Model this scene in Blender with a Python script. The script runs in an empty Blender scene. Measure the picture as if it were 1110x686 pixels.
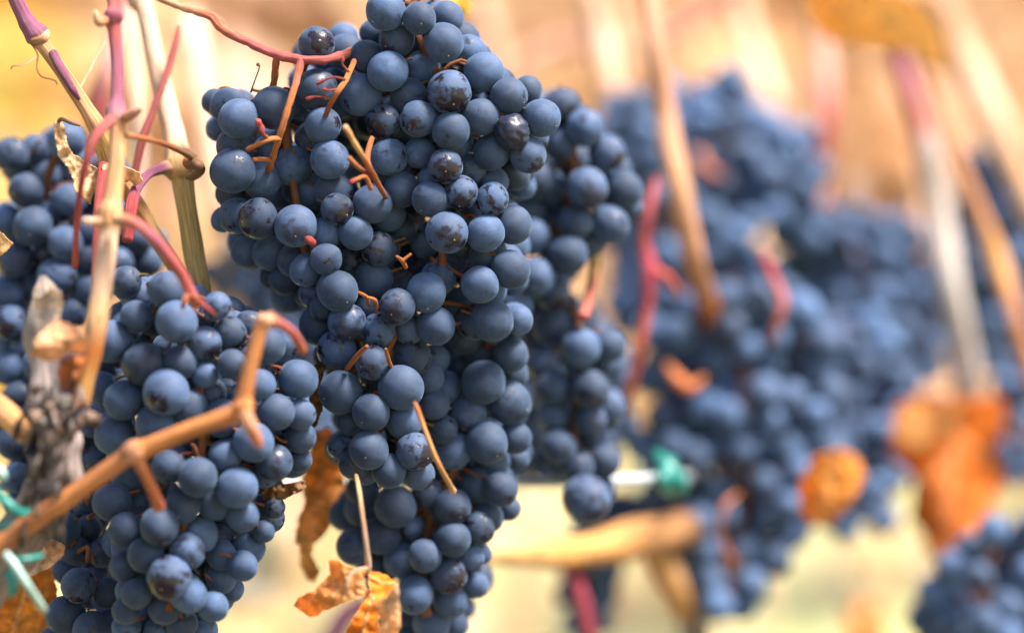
import bpy, bmesh, math, random
import numpy as np
from mathutils import Vector, Matrix, noise
from mathutils.geometry import delaunay_2d_cdt

R = math.radians
random.seed(7)
sc = bpy.context.scene
COL = sc.collection

# ------------------------------------------------------------------ camera
CAMZ = 0.95
cam = bpy.data.cameras.new('camera')
cam.lens = 100; cam.sensor_width = 36
cam.clip_start = 0.05; cam.clip_end = 600
cam.dof.use_dof = True
cam.dof.focus_distance = 0.998
cam.dof.aperture_fstop = 2.9
cam.dof.aperture_blades = 9
camo = bpy.data.objects.new('camera', cam); COL.objects.link(camo)
camo.location = (0, 0, CAMZ); camo.rotation_euler = (R(90), 0, 0)
sc.camera = camo

# ------------------------------------------------------------------ sky, sun, exposure
SUN_EL, SUN_AZ = R(60), R(114)       # azimuth clockwise from +Y (the view direction)
w = bpy.data.worlds.new('World'); sc.world = w; w.use_nodes = True
nt = w.node_tree
sky = nt.nodes.new('ShaderNodeTexSky'); sky.sky_type = 'NISHITA'; sky.sun_disc = False
sky.sun_elevation = SUN_EL; sky.sun_rotation = SUN_AZ
sky.dust_density = 3.0; sky.air_density = 1.0
nt.links.new(sky.outputs[0], nt.nodes['Background'].inputs[0])
nt.nodes['Background'].inputs[1].default_value = 0.09
sun = bpy.data.lights.new('sun', 'SUN'); sun.energy = 3.9; sun.angle = R(16); sun.color = (1, .94, .85)
suno = bpy.data.objects.new('sun', sun); COL.objects.link(suno)
sd = Vector((math.sin(SUN_AZ) * math.cos(SUN_EL), math.cos(SUN_AZ) * math.cos(SUN_EL), math.sin(SUN_EL)))
suno.rotation_euler = sd.to_track_quat('Z', 'Y').to_euler()
sc.view_settings.view_transform = 'Standard'; sc.view_settings.look = 'None'
sc.view_settings.exposure = 2.08; sc.view_settings.gamma = 1
sc.view_settings.use_curve_mapping = False
sc.cycles.use_denoising = True
sc.cycles.max_bounces = 6; sc.cycles.diffuse_bounces = 3; sc.cycles.glossy_bounces = 2
sc.cycles.transmission_bounces = 4; sc.cycles.transparent_max_bounces = 4

# ------------------------------------------------------------------ helpers
K = 0.36 / 1110                      # metres per photo pixel at one metre
def at(px, py, d):
    return Vector(((px - 555) * K * d, d, CAMZ - (py - 343) * K * d))

def D(d):
    """the row runs away faster beyond 1.2 m"""
    return d if d <= 1.2 else 1.2 + (d - 1.2) * 1.28

def srgb(r, g, b):
    f = lambda c: c / 12.92 if c <= .04045 else ((c + .055) / 1.055) ** 2.4
    return (f(r / 255), f(g / 255), f(b / 255))

def tag(o, label=None, cat=None, group=None, kind=None):
    if label: o['label'] = label
    if cat: o['category'] = cat
    if group: o['group'] = group
    if kind: o['kind'] = kind
    return o

def empty(name, loc, label, cat, group=None):
    o = bpy.data.objects.new(name, None); COL.objects.link(o); o.location = loc
    o.empty_display_size = .01
    return tag(o, label, cat, group)

def link(name, me, parent=None):
    o = bpy.data.objects.new(name, me); COL.objects.link(o)
    if parent is not None:
        o.parent = parent
        o.matrix_parent_inverse = Matrix.Translation(-parent.location)
    return o

class MB:
    """collects vertices, faces and a colour per vertex into one mesh"""
    def __init__(s): s.v = []; s.f = []; s.c = []; s.u = []
    def build(s, name, mat, parent=None, smooth=True):
        me = bpy.data.meshes.new(name)
        me.from_pydata(s.v, [], s.f)
        a = me.attributes.new('tint', 'FLOAT_COLOR', 'POINT')
        a.data.foreach_set('color', np.array([(*c, 1) for c in s.c], 'f').ravel())
        a = me.attributes.new('along', 'FLOAT_VECTOR', 'POINT')
        a.data.foreach_set('vector', np.array(s.u, 'f').ravel())
        me.polygons.foreach_set('use_smooth', [smooth] * len(me.polygons))
        me.materials.append(mat)
        me.update()
        return link(name, me, parent)
    def tube(s, pts, seg=12, sub=7, rough=0.0, ridge=0.0, nscale=60, cap=True):
        """pts: (Vector, radius, colour) - a smooth tube through them"""
        n = len(pts); P = []; 
        def cr(a, b, c, d, t):
            return .5 * ((2 * b) + (c - a) * t + (2 * a - 5 * b + 4 * c - d) * t * t + (3 * b - a - 3 * c + d) * t ** 3)
        for i in range(n - 1):
            p0, p1, p2, p3 = pts[max(i - 1, 0)], pts[i], pts[i + 1], pts[min(i + 2, n - 1)]
            for k in range(sub):
                t = k / sub; e = t * t * (3 - 2 * t)
                P.append((cr(p0[0], p1[0], p2[0], p3[0], t), p1[1] * (1 - e) + p2[1] * e,
                          tuple(x * (1 - e) + y * e for x, y in zip(p1[2], p2[2]))))
        P.append(pts[-1])
        b0 = len(s.v); up = None; L = 0; ph = random.random() * 9
        for i, (p, r, c) in enumerate(P):
            t = (P[min(i + 1, len(P) - 1)][0] - P[max(i - 1, 0)][0])
            if t.length < 1e-9: t = Vector((0, 0, -1))
            t.normalize()
            if up is None:
                up = t.orthogonal().normalized()
            up = (up - t * up.dot(t)).normalized(); sd_ = t.cross(up)
            if i: L += (p - P[i - 1][0]).length
            for k in range(seg):
                a = 2 * math.pi * k / seg
                q = up * math.cos(a) + sd_ * math.sin(a)
                rr = r
                if ridge: rr *= 1 + ridge * math.sin(a * 5 + ph)
                if rough: rr *= 1 + rough * noise.noise((p + q * r) * nscale + Vector((ph, 0, 0)))
                s.v.append(p + q * rr); s.c.append(c); s.u.append((math.cos(a) * .5, math.sin(a) * .5, L * 20 + ph))
        for i in range(len(P) - 1):
            for k in range(seg):
                a = b0 + i * seg + k; b = b0 + i * seg + (k + 1) % seg
                s.f.append((a, b, b + seg, a + seg))
        if cap:
            s.f.append(tuple(b0 + k for k in reversed(range(seg))))
            e0 = b0 + (len(P) - 1) * seg
            s.f.append(tuple(e0 + k for k in range(seg)))
        return s
    def pxtube(s, pts, **kw):
        """pts: (px, py, distance, radius in px, colour)"""
        return s.tube([(at(p[0], p[1], D(p[2])), p[3] * K * D(p[2]) * (.86 if p[2] > 1.3 else 1), p[4]) for p in pts], **kw)
    def blob(s, c, r, col, seg=10, rings=7, squash=(1, 1, 1), rough=.15):
        b0 = len(s.v); ph = random.random() * 50
        for i in range(rings + 1):
            th = math.pi * i / rings
            for k in range(seg):
                a = 2 * math.pi * k / seg
                q = Vector((math.sin(th) * math.cos(a), math.sin(th) * math.sin(a), math.cos(th)))
                rr = r * (1 + rough * noise.noise(q * 2 + Vector((ph, 0, 0))))
                s.v.append(c + Vector((q.x * squash[0], q.y * squash[1], q.z * squash[2])) * rr)
                s.c.append(col); s.u.append((q.x, q.y, q.z + ph))
        for i in range(rings):
            for k in range(seg):
                a = b0 + i * seg + k; b = b0 + i * seg + (k + 1) % seg
                s.f.append((a, a + seg, b + seg, b))
        return s

# ------------------------------------------------------------------ materials
def new_mat(name):
    m = bpy.data.materials.new(name); m.use_nodes = True
    n = m.node_tree.nodes; l = m.node_tree.links
    return m, n, l, n['Principled BSDF']

def N(n, t, **kw):
    x = n.new(t)
    for k, v in kw.items():
        if k.startswith('i_'): x.inputs[k[2:]].default_value = v
        else: setattr(x, k, v)
    return x

def math_(n, l, op, a, b=None, clamp=False):
    x = n.new('ShaderNodeMath'); x.operation = op; x.use_clamp = clamp
    for i, v in enumerate((a, b)):
        if v is None: continue
        if isinstance(v, (int, float)): x.inputs[i].default_value = v
        else: l.new(v, x.inputs[i])
    return x.outputs[0]

def ramp(n, l, v, a, b, lo=0., hi=1.):
    x = n.new('ShaderNodeMapRange'); x.interpolation_type = 'SMOOTHSTEP'
    l.new(v, x.inputs[0])
    for i, q in enumerate((a, b, lo, hi)):
        if isinstance(q, (int, float)): x.inputs[1 + i].default_value = q
        else: l.new(q, x.inputs[1 + i])
    return x.outputs[0]

def mixc(n, l, f, a, b):
    x = n.new('ShaderNodeMix'); x.data_type = 'RGBA'
    if isinstance(f, (int, float)): x.inputs[0].default_value = f
    else: l.new(f, x.inputs[0])
    for i, v in ((6, a), (7, b)):
        if isinstance(v, tuple): x.inputs[i].default_value = (*v, 1)
        else: l.new(v, x.inputs[i])
    return x.outputs[2]

def grape_mat(name, bloom=(.037, .066, .136), cover=0.0):
    m, n, l, bs = new_mat(name)
    gp = N(n, 'ShaderNodeAttribute', attribute_name='gpos').outputs['Vector']
    gs = N(n, 'ShaderNodeAttribute', attribute_name='gseed').outputs['Fac']
    oi = N(n, 'ShaderNodeObjectInfo').outputs['Random']
    seed = math_(n, l, 'FRACT', math_(n, l, 'ADD', gs, oi))
    off = N(n, 'ShaderNodeCombineXYZ')
    for i, k in enumerate((97., 53., 31.)): l.new(math_(n, l, 'MULTIPLY', seed, k), off.inputs[i])
    add = N(n, 'ShaderNodeVectorMath', operation='ADD')
    l.new(gp, add.inputs[0]); l.new(off.outputs[0], add.inputs[1])
    p = add.outputs[0]
    seed2 = math_(n, l, 'FRACT', math_(n, l, 'MULTIPLY', seed, 17.37))
    seed3 = math_(n, l, 'FRACT', math_(n, l, 'MULTIPLY', seed, 41.7))
    sep = N(n, 'ShaderNodeSeparateXYZ'); l.new(gp, sep.inputs[0]); gz = sep.outputs[2]
    def nz(scale, detail, rough=.5, dist=0.):
        x = N(n, 'ShaderNodeTexNoise', i_Scale=scale, i_Detail=detail, i_Roughness=rough, i_Distortion=dist)
        l.new(p, x.inputs['Vector']); return x.outputs['Fac']
    big = nz(1.1, 4, .55, .4); fine = nz(9, 4, .65); mid = nz(1.9, 4, .56, .3)
    # bloom wears off in ragged patches, mostly around the tip of the berry
    wear = math_(n, l, 'ADD', mid, math_(n, l, 'MULTIPLY', math_(n, l, 'SUBTRACT', fine, .5), .16))
    thr = ramp(n, l, seed2, 0., 1., .75 + cover, .53 + cover)
    tipw = math_(n, l, 'MULTIPLY', ramp(n, l, gz, .55, 1.0), ramp(n, l, seed3, .2, .9, .0, .24))
    bare = ramp(n, l, math_(n, l, 'SUBTRACT', math_(n, l, 'ADD', wear, tipw), thr), -.05, .11)
    # small dark specks and pale lenticels
    vo = N(n, 'ShaderNodeTexVoronoi', i_Scale=4.6, i_Randomness=1.0); l.new(p, vo.inputs['Vector'])
    wob = math_(n, l, 'ADD', vo.outputs['Distance'], math_(n, l, 'MULTIPLY', math_(n, l, 'SUBTRACT', fine, .5), .22))
    speck = ramp(n, l, wob, .11, .04)
    sc_ = N(n, 'ShaderNodeSeparateColor'); l.new(vo.outputs['Color'], sc_.inputs[0])
    speck = math_(n, l, 'MULTIPLY', speck, math_(n, l, 'GREATER_THAN', sc_.outputs[0], .5))
    bare = math_(n, l, 'MULTIPLY', bare, ramp(n, l, math_(n, l, 'FRACT', math_(n, l, 'MULTIPLY', seed, 7.91)), 0., 1., .55, 1.))
    dark = math_(n, l, 'MAXIMUM', bare, math_(n, l, 'MULTIPLY', speck, .85))
    # bloom: dusty blue, varied thickness
    thick = ramp(n, l, math_(n, l, 'ADD', math_(n, l, 'MULTIPLY', big, .7), math_(n, l, 'MULTIPLY', fine, .3)), .3, .7)
    b1 = mixc(n, l, thick, tuple(c * .5 for c in bloom), tuple(c * 1.16 for c in bloom))
    b2 = mixc(n, l, math_(n, l, 'MULTIPLY', seed3, .35), b1, (bloom[0] * 1.15, bloom[1] * .85, bloom[2] * .78))
    mps = N(n, 'ShaderNodeMapping'); mps.inputs['Scale'].default_value = (1.2, 1.6, 6.5); mps.inputs['Rotation'].default_value = (.5, .4, 0); l.new(p, mps.inputs[0])
    stn = N(n, 'ShaderNodeTexNoise', i_Scale=1.6, i_Detail=5, i_Roughness=.7); l.new(mps.outputs[0], stn.inputs['Vector'])
    b2 = mixc(n, l, math_(n, l, 'MULTIPLY', ramp(n, l, stn.outputs['Fac'], .52, .72), .6), b2, tuple(c * .38 for c in bloom))
    b2 = mixc(n, l, math_(n, l, 'MULTIPLY', ramp(n, l, stn.outputs['Fac'], .40, .28), .4), b2, tuple(c * 1.5 for c in bloom))
    seed4 = math_(n, l, 'FRACT', math_(n, l, 'MULTIPLY', seed, 29.3))
    vs = N(n, 'ShaderNodeVectorMath', operation='SCALE'); l.new(b2, vs.inputs[0])
    l.new(ramp(n, l, seed4, 0., 1., .55, 1.18), vs.inputs['Scale']); b2 = vs.outputs[0]
    skin = mixc(n, l, big, (.006, .005, .010), (.017, .009, .016))
    colr = mixc(n, l, dark, b2, skin)
    # the pale scar dot at the tip
    dot = math_(n, l, 'MULTIPLY', ramp(n, l, gz, .9955, .9985), math_(n, l, 'GREATER_THAN', seed2, .2))
    colr = mixc(n, l, dot, colr, (.45, .28, .14))
    l.new(colr, bs.inputs['Base Color'])
    ro = ramp(n, l, dark, 0., 1., .72, .24); l.new(ro, bs.inputs['Roughness'])
    bs.inputs['Specular IOR Level'].default_value = .32
    sh = ramp(n, l, dark, 0, 1, .14, 0.); l.new(sh, bs.inputs['Sheen Weight'])
    bs.inputs['Sheen Roughness'].default_value = .5
    bs.inputs['Sheen Tint'].default_value = (.42, .66, 1, 1)
    bp = N(n, 'ShaderNodeBump', i_Strength=.25, i_Distance=.0004)
    hgt = math_(n, l, 'SUBTRACT', math_(n, l, 'MULTIPLY', fine, .5), dark)
    l.new(hgt, bp.inputs['Height']); l.new(bp.outputs[0], bs.inputs['Normal'])
    return m

def stem_mat(name, rough=.6, fibre=.45, trans=0.0, spots=.3):
    m, n, l, bs = new_mat(name)
    t = N(n, 'ShaderNodeAttribute', attribute_name='tint').outputs['Color']
    u = N(n, 'ShaderNodeAttribute', attribute_name='along').outputs['Vector']
    mp = N(n, 'ShaderNodeMapping'); mp.inputs['Scale'].default_value = (7, 7, 1.2); l.new(u, mp.inputs[0])
    f = N(n, 'ShaderNodeTexNoise', i_Scale=2.2, i_Detail=6, i_Roughness=.65); l.new(mp.outputs[0], f.inputs['Vector'])
    g = N(n, 'ShaderNodeTexNoise', i_Scale=5, i_Detail=4, i_Roughness=.6); l.new(u, g.inputs['Vector'])
    s1 = ramp(n, l, f.outputs['Fac'], .3, .7, 1 - fibre, 1 + fibre * .5)
    s2 = ramp(n, l, g.outputs['Fac'], .58, .72, 1., 1 - spots)
    vm = N(n, 'ShaderNodeVectorMath', operation='SCALE'); l.new(t, vm.inputs[0])
    l.new(math_(n, l, 'MULTIPLY', s1, s2), vm.inputs['Scale'])
    l.new(vm.outputs[0], bs.inputs['Base Color'])
    bs.inputs['Roughness'].default_value = rough
    bs.inputs['Specular IOR Level'].default_value = .35
    bp = N(n, 'ShaderNodeBump', i_Strength=.8, i_Distance=.0012)
    l.new(f.outputs['Fac'], bp.inputs['Height']); l.new(bp.outputs[0], bs.inputs['Normal'])
    return m

def leaf_mat(name, trans=.45):
    m, n, l, bs = new_mat(name)
    t = N(n, 'ShaderNodeAttribute', attribute_name='tint').outputs['Color']
    u = N(n, 'ShaderNodeAttribute', attribute_name='along').outputs['Vector']
    f = N(n, 'ShaderNodeTexNoise', i_Scale=.9, i_Detail=6, i_Roughness=.65); l.new(u, f.inputs['Vector'])
    g = N(n, 'ShaderNodeTexVoronoi', i_Scale=1.6, feature='DISTANCE_TO_EDGE'); l.new(u, g.inputs['Vector'])
    s1 = ramp(n, l, f.outputs['Fac'], .3, .72, .55, 1.25)
    s2 = ramp(n, l, g.outputs['Distance'], 0., .05, 1.25, 1.)
    vm = N(n, 'ShaderNodeVectorMath', operation='SCALE'); l.new(t, vm.inputs[0])
    l.new(math_(n, l, 'MULTIPLY', s1, s2), vm.inputs['Scale'])
    l.new(vm.outputs[0], bs.inputs['Base Color'])
    bs.inputs['Roughness'].default_value = .6; bs.inputs['Specular IOR Level'].default_value = .3
    bp = N(n, 'ShaderNodeBump', i_Strength=.5, i_Distance=.0008)
    l.new(math_(n, l, 'ADD', f.outputs['Fac'], s2), bp.inputs['Height']); l.new(bp.outputs[0], bs.inputs['Normal'])
    tr = N(n, 'ShaderNodeBsdfTranslucent'); l.new(vm.outputs[0], tr.inputs[0])
    mx = N(n, 'ShaderNodeMixShader'); mx.inputs[0].default_value = trans
    l.new(bs.outputs[0], mx.inputs[1]); l.new(tr.outputs[0], mx.inputs[2])
    l.new(mx.outputs[0], n['Material Output'].inputs[0])
    return m

def plain_mat(name, col, rough=.5, metal=0., nscale=30, amt=.3):
    m, n, l, bs = new_mat(name)
    tc = N(n, 'ShaderNodeTexCoord'); f = N(n, 'ShaderNodeTexNoise', i_Scale=nscale, i_Detail=5)
    l.new(tc.outputs['Object'], f.inputs['Vector'])
    c = mixc(n, l, ramp(n, l, f.outputs['Fac'], .3, .7), tuple(x * (1 - amt) for x in col), tuple(min(1, x * (1 + amt)) for x in col))
    l.new(c, bs.inputs['Base Color']); bs.inputs['Roughness'].default_value = rough; bs.inputs['Metallic'].default_value = metal
    return m

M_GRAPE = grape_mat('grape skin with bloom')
M_GRAPEFAR = grape_mat('far grape skin with bloom painted sunlit', bloom=(.056, .106, .215))  # sunlit brightness of the far grapes put into a lighter bloom colour
M_SHRIVEL = grape_mat('shrivelled grape skin', cover=-.42)
M_STEM = stem_mat('vine stem', rough=.68, fibre=.6, spots=.6)
M_CANE = stem_mat('vine cane', rough=.55, fibre=.6, spots=.45)
M_BARK = stem_mat('vine bark', rough=.85, fibre=.75, spots=.6)
M_LEAF = leaf_mat('dry leaf')
M_LEAFBG = leaf_mat('autumn leaf', .55)
M_WIRE = plain_mat('galvanised wire', (.40, .43, .46), .45, .3, 80, .15)
M_TIE = plain_mat('green plastic tie', (.004, .13, .11), .4, 0, 200, .25)
M_TIEPALE = plain_mat('pale green plastic tie', (.24, .36, .31), .4, 0, 200, .2)

# colours of the wood (albedo)
TAN = (.45, .215, .090); PALE = (.54, .29, .155); ORANGE = (.42, .13, .028); OR2 = (.33, .095, .026)
PURPLE = (.19, .045, .095); PINK = (.38, .075, .07); RED = (.29, .03, .03); ROSE = (.46, .12, .06)
BROWN = (.18, .08, .03); GREY = (.22, .18, .16); CREAM = (.62, .38, .25); DKBROWN = (.06, .03, .02)

# ------------------------------------------------------------------ ground and the rows behind
def ground():
    mb = MB(); n = 60; S = 300
    for j in range(n + 1):
        for i in range(n + 1):
            x = (i / n * 2 - 1); y = (j / n * 2 - 1)
            x = math.copysign(abs(x) ** 2.2, x) * S; y = math.copysign(abs(y) ** 2.2, y) * S
            mb.v.append((x, y, .03 * noise.noise(Vector((x * .7, y * .7, 0))))); mb.c.append((1, 1, 1)); mb.u.append((x, y, 0))
    for j in range(n):
        for i in range(n):
            a = j * (n + 1) + i; mb.f.append((a, a + 1, a + n + 2, a + n + 1))
    m, nn, l, bs = new_mat('dry grass ground')
    tc = N(nn, 'ShaderNodeTexCoord')
    f = N(nn, 'ShaderNodeTexNoise', i_Scale=1.3, i_Detail=8, i_Roughness=.7); l.new(tc.outputs['Object'], f.inputs['Vector'])
    g = N(nn, 'ShaderNodeTexNoise', i_Scale=24, i_Detail=6, i_Roughness=.7); l.new(tc.outputs['Object'], g.inputs['Vector'])
    c1 = mixc(nn, l, ramp(nn, l, f.outputs['Fac'], .35, .62), (.31, .26, .115), (.26, .29, .105))
    c2 = mixc(nn, l, ramp(nn, l, g.outputs['Fac'], .55, .75), c1, (.30, .20, .09))
    sx = N(nn, 'ShaderNodeSeparateXYZ'); l.new(tc.outputs['Object'], sx.inputs[0])
    row = math_(nn, l, 'SUBTRACT', sx.outputs[1], math_(nn, l, 'MULTIPLY', sx.outputs[0], 1.2))      # rows run along y = 1.2 x
    dist = math_(nn, l, 'ABSOLUTE', math_(nn, l, 'SUBTRACT', row, .6)); dist = math_(nn, l, 'ADD', dist, math_(nn, l, 'MULTIPLY', f.outputs['Fac'], .5))
    low_bounce_soil = mixc(nn, l, ramp(nn, l, g.outputs['Fac'], .35, .7), (.055, .040, .028), (.10, .072, .05))  # unseen dark soil strip, added to cut light bouncing up onto the grapes
    c2 = mixc(nn, l, ramp(nn, l, dist, 2.0, 2.5), low_bounce_soil, c2)
    l.new(c2, bs.inputs['Base Color']); bs.inputs['Roughness'].default_value = .9
    o = mb.build('ground', m); tag(o, kind='structure')
ground()

def leaf_card(mb, c, size, nrm, roll, col):
    """one lobed leaf, folded along its midrib and cupped"""
    z = nrm.normalized(); x = z.orthogonal().normalized(); x = Matrix.Rotation(roll, 3, z) @ x; y = z.cross(x)
    ang = [-90, -50, -20, 5, 30, 60, 90]; rad = [.35, .75, .5, .95, .6, .8, 1.0]
    fold = random.uniform(.1, .7); b0 = len(mb.v); uo = random.random() * 40
    pts = [(0, -.35)] + [(math.cos(R(a)) * r, math.sin(R(a)) * r) for a, r in zip(ang[1:-1], rad[1:-1])] + [(0, 1.)]
    mid = [(0, -.35), (0, .0), (0, .35), (0, 1.)]
    def P(px, py):
        h = abs(px) * fold + .25 * noise.noise(Vector((px * 2 + uo, py * 2, uo))) - .25 * py * py
        mb.v.append(c + (x * px + y * py + z * h) * size); mb.c.append(col); mb.u.append((px * 3 + uo, py * 3, uo))
        return len(mb.v) - 1
    m0 = [P(*q) for q in mid]
    for sgn in (1, -1):
        o = [P(sgn * q[0], q[1]) for q in pts[1:-1]]
        loop = [m0[0], o[0], m0[1]], [o[0], o[1], m0[1]], [m0[1], o[1], o[2], m0[2]], [m0[2], o[2], o[3]], [m0[2], o[3], o[4]], [m0[2], o[4], m0[3]]
        for q in loop: mb.f.append(tuple(q if sgn > 0 else q[::-1]))

BGCOLS = [(.80, .52, .15), (.82, .58, .20), (.78, .46, .14), (.84, .62, .34), (.80, .46, .20), (.74, .58, .16), (.84, .56, .36)]
def background_vine(i_kind):
    rnd = random.Random(50 + i_kind)
    root = empty('grapevine', (0, 0, 0), '', 'grapevine')
    t = MB()
    t.tube([(Vector((0, 0, -.03)), .035, GREY), (Vector((.03, .02, .3)), .028, GREY), (Vector((-.02, 0, .6)), .026, GREY), (Vector((.0, 0, .8)), .03, GREY)], rough=.3, nscale=30)
    t.tube([(Vector((0, 0, .78)), .024, GREY), (Vector((.3, 0, .84)), .018, GREY), (Vector((.56, 0, .83)), .012, BROWN)], rough=.3, nscale=30)
    t.tube([(Vector((0, 0, .78)), .024, GREY), (Vector((-.3, 0, .83)), .018, GREY), (Vector((-.56, 0, .84)), .012, BROWN)], rough=.3, nscale=30)
    t.build('trunk', M_BARK, root)
    c = MB()
    for k in range(9):
        x = -.5 + k * .125; a = rnd.uniform(-.12, .12); b = rnd.uniform(-.15, .15)
        c.tube([(Vector((x, 0, .82)), .007, TAN), (Vector((x + a * .5, b * .5, 1.3)), .0055, TAN), (Vector((x + a, b, 1.85)), .003, ROSE)], seg=6, sub=4)
    c.build('canes', M_CANE, root)
    f = MB()
    for k in range(1400):
        z = (.80 + 1.15 * rnd.random() ** .9) if rnd.random() < .975 else rnd.uniform(.45, .85)
        p = Vector((rnd.uniform(-.6, .6), rnd.gauss(0, .14), z))
        nrm = Vector((rnd.gauss(0, .4), rnd.choice((-1, 1)) * (.8 + rnd.random()), rnd.gauss(.45, .4)))
        col = rnd.choice([(.66, .42, .10), (.68, .46, .12), (.62, .36, .09), (.60, .46, .10)] if i_kind == 0 else [(.84, .60, .36), (.82, .50, .26), (.84, .57, .40), (.86, .62, .48), (.86, .66, .44)]); v = rnd.uniform(.8, 1.15)
        leaf_card(f, p, rnd.uniform(.05, .085), nrm, rnd.random() * 6.3, tuple(q * v for q in col))
    f.build('foliage', M_LEAFBG, root)
    return root
def copy_tree(o, parent=None):
    c = o.copy(); COL.objects.link(c); c.parent = parent
    for ch in list(o.children): copy_tree(ch, c)
    return c
protos = [background_vine(0), background_vine(1), background_vine(2)]
first = [True] * 3; kk = 0
ROWA = math.atan2(1.2, 1.0)
for (b, xs, lab, grp) in ((4.3, [-1.75 + .68 * i for i in range(6)], 'yellow autumn grapevine in the blurred row just behind the grapes', 'vines of the nearer background row'),
                     (7.4, [-2.4 + .68 * i for i in range(9)], 'golden autumn grapevine in the farther blurred row', 'vines of the farther background row')):
    for x in xs:
        k = 0 if x < -.9 else 1 + kk % 2; kk += 1
        o = protos[k] if first[k] else copy_tree(protos[k]); first[k] = False
        o.location = (x, b + 1.2 * x, 0); o.rotation_euler.z = ROWA + (math.pi if kk % 2 else 0)
        tag(o, lab, 'grapevine', grp)

# ------------------------------------------------------------------ grapes
def berry_mesh(name, seed, wrinkle=0., seg=30, rings=20):
    rnd = random.Random(seed); V = []; G = []; F = []
    ex, ey = rnd.uniform(.97, 1.02), rnd.uniform(.97, 1.02); ez = rnd.uniform(.95, 1.09); so = Vector((seed * 3.1, 0, 0))
    for i in range(rings + 1):
        th = math.pi * i / rings
        for k in range(seg):
            a = 2 * math.pi * k / seg
            q = Vector((math.sin(th) * math.cos(a), math.sin(th) * math.sin(a), math.cos(th)))
            r = 1 + .04 * noise.noise(q * 1.2 + so)
            if wrinkle:
                r += -wrinkle * abs(noise.noise(q * 1.9 + so)) - wrinkle * .7 * abs(noise.noise(q * 3.7 + so))
            r -= .05 * max(0, -q.z - .9) * 10 * .4
            V.append((q.x * ex * r, q.y * ey * r, q.z * ez * r)); G.append(q)
    for i in range(rings):
        for k in range(seg):
            a = i * seg + k; b = i * seg + (k + 1) % seg
            F.append((a, a + seg, b + seg, b))
    return np.array(V), np.array([tuple(g) for g in G]), F

def mesh_from(name, V, G, S, F, mat):
    me = bpy.data.meshes.new(name); me.from_pydata([tuple(v) for v in V], [], F)
    a = me.attributes.new('gpos', 'FLOAT_VECTOR', 'POINT'); a.data.foreach_set('vector', np.asarray(G, 'f').ravel())
    a = me.attributes.new('gseed', 'FLOAT', 'POINT'); a.data.foreach_set('value', np.asarray(S, 'f'))
    me.polygons.foreach_set('use_smooth', [True] * len(F)); me.materials.append(mat); me.update()
    return me
BERRY = [berry_mesh('grape', i) for i in range(8)]
BMESH = [mesh_from('grape', V, G, np.zeros(len(V)), F, M_GRAPE) for V, G, F in BERRY]
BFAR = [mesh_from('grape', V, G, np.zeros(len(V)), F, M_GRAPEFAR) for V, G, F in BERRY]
LOW = [berry_mesh('grape', i + 20, seg=16, rings=10) for i in range(3)]
WR = berry_mesh('grape', 33, .20, 40, 28); WRM = mesh_from('shrivelled_grape', *WR[:2], np.zeros(len(WR[0])), WR[2], M_SHRIVEL)

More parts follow.
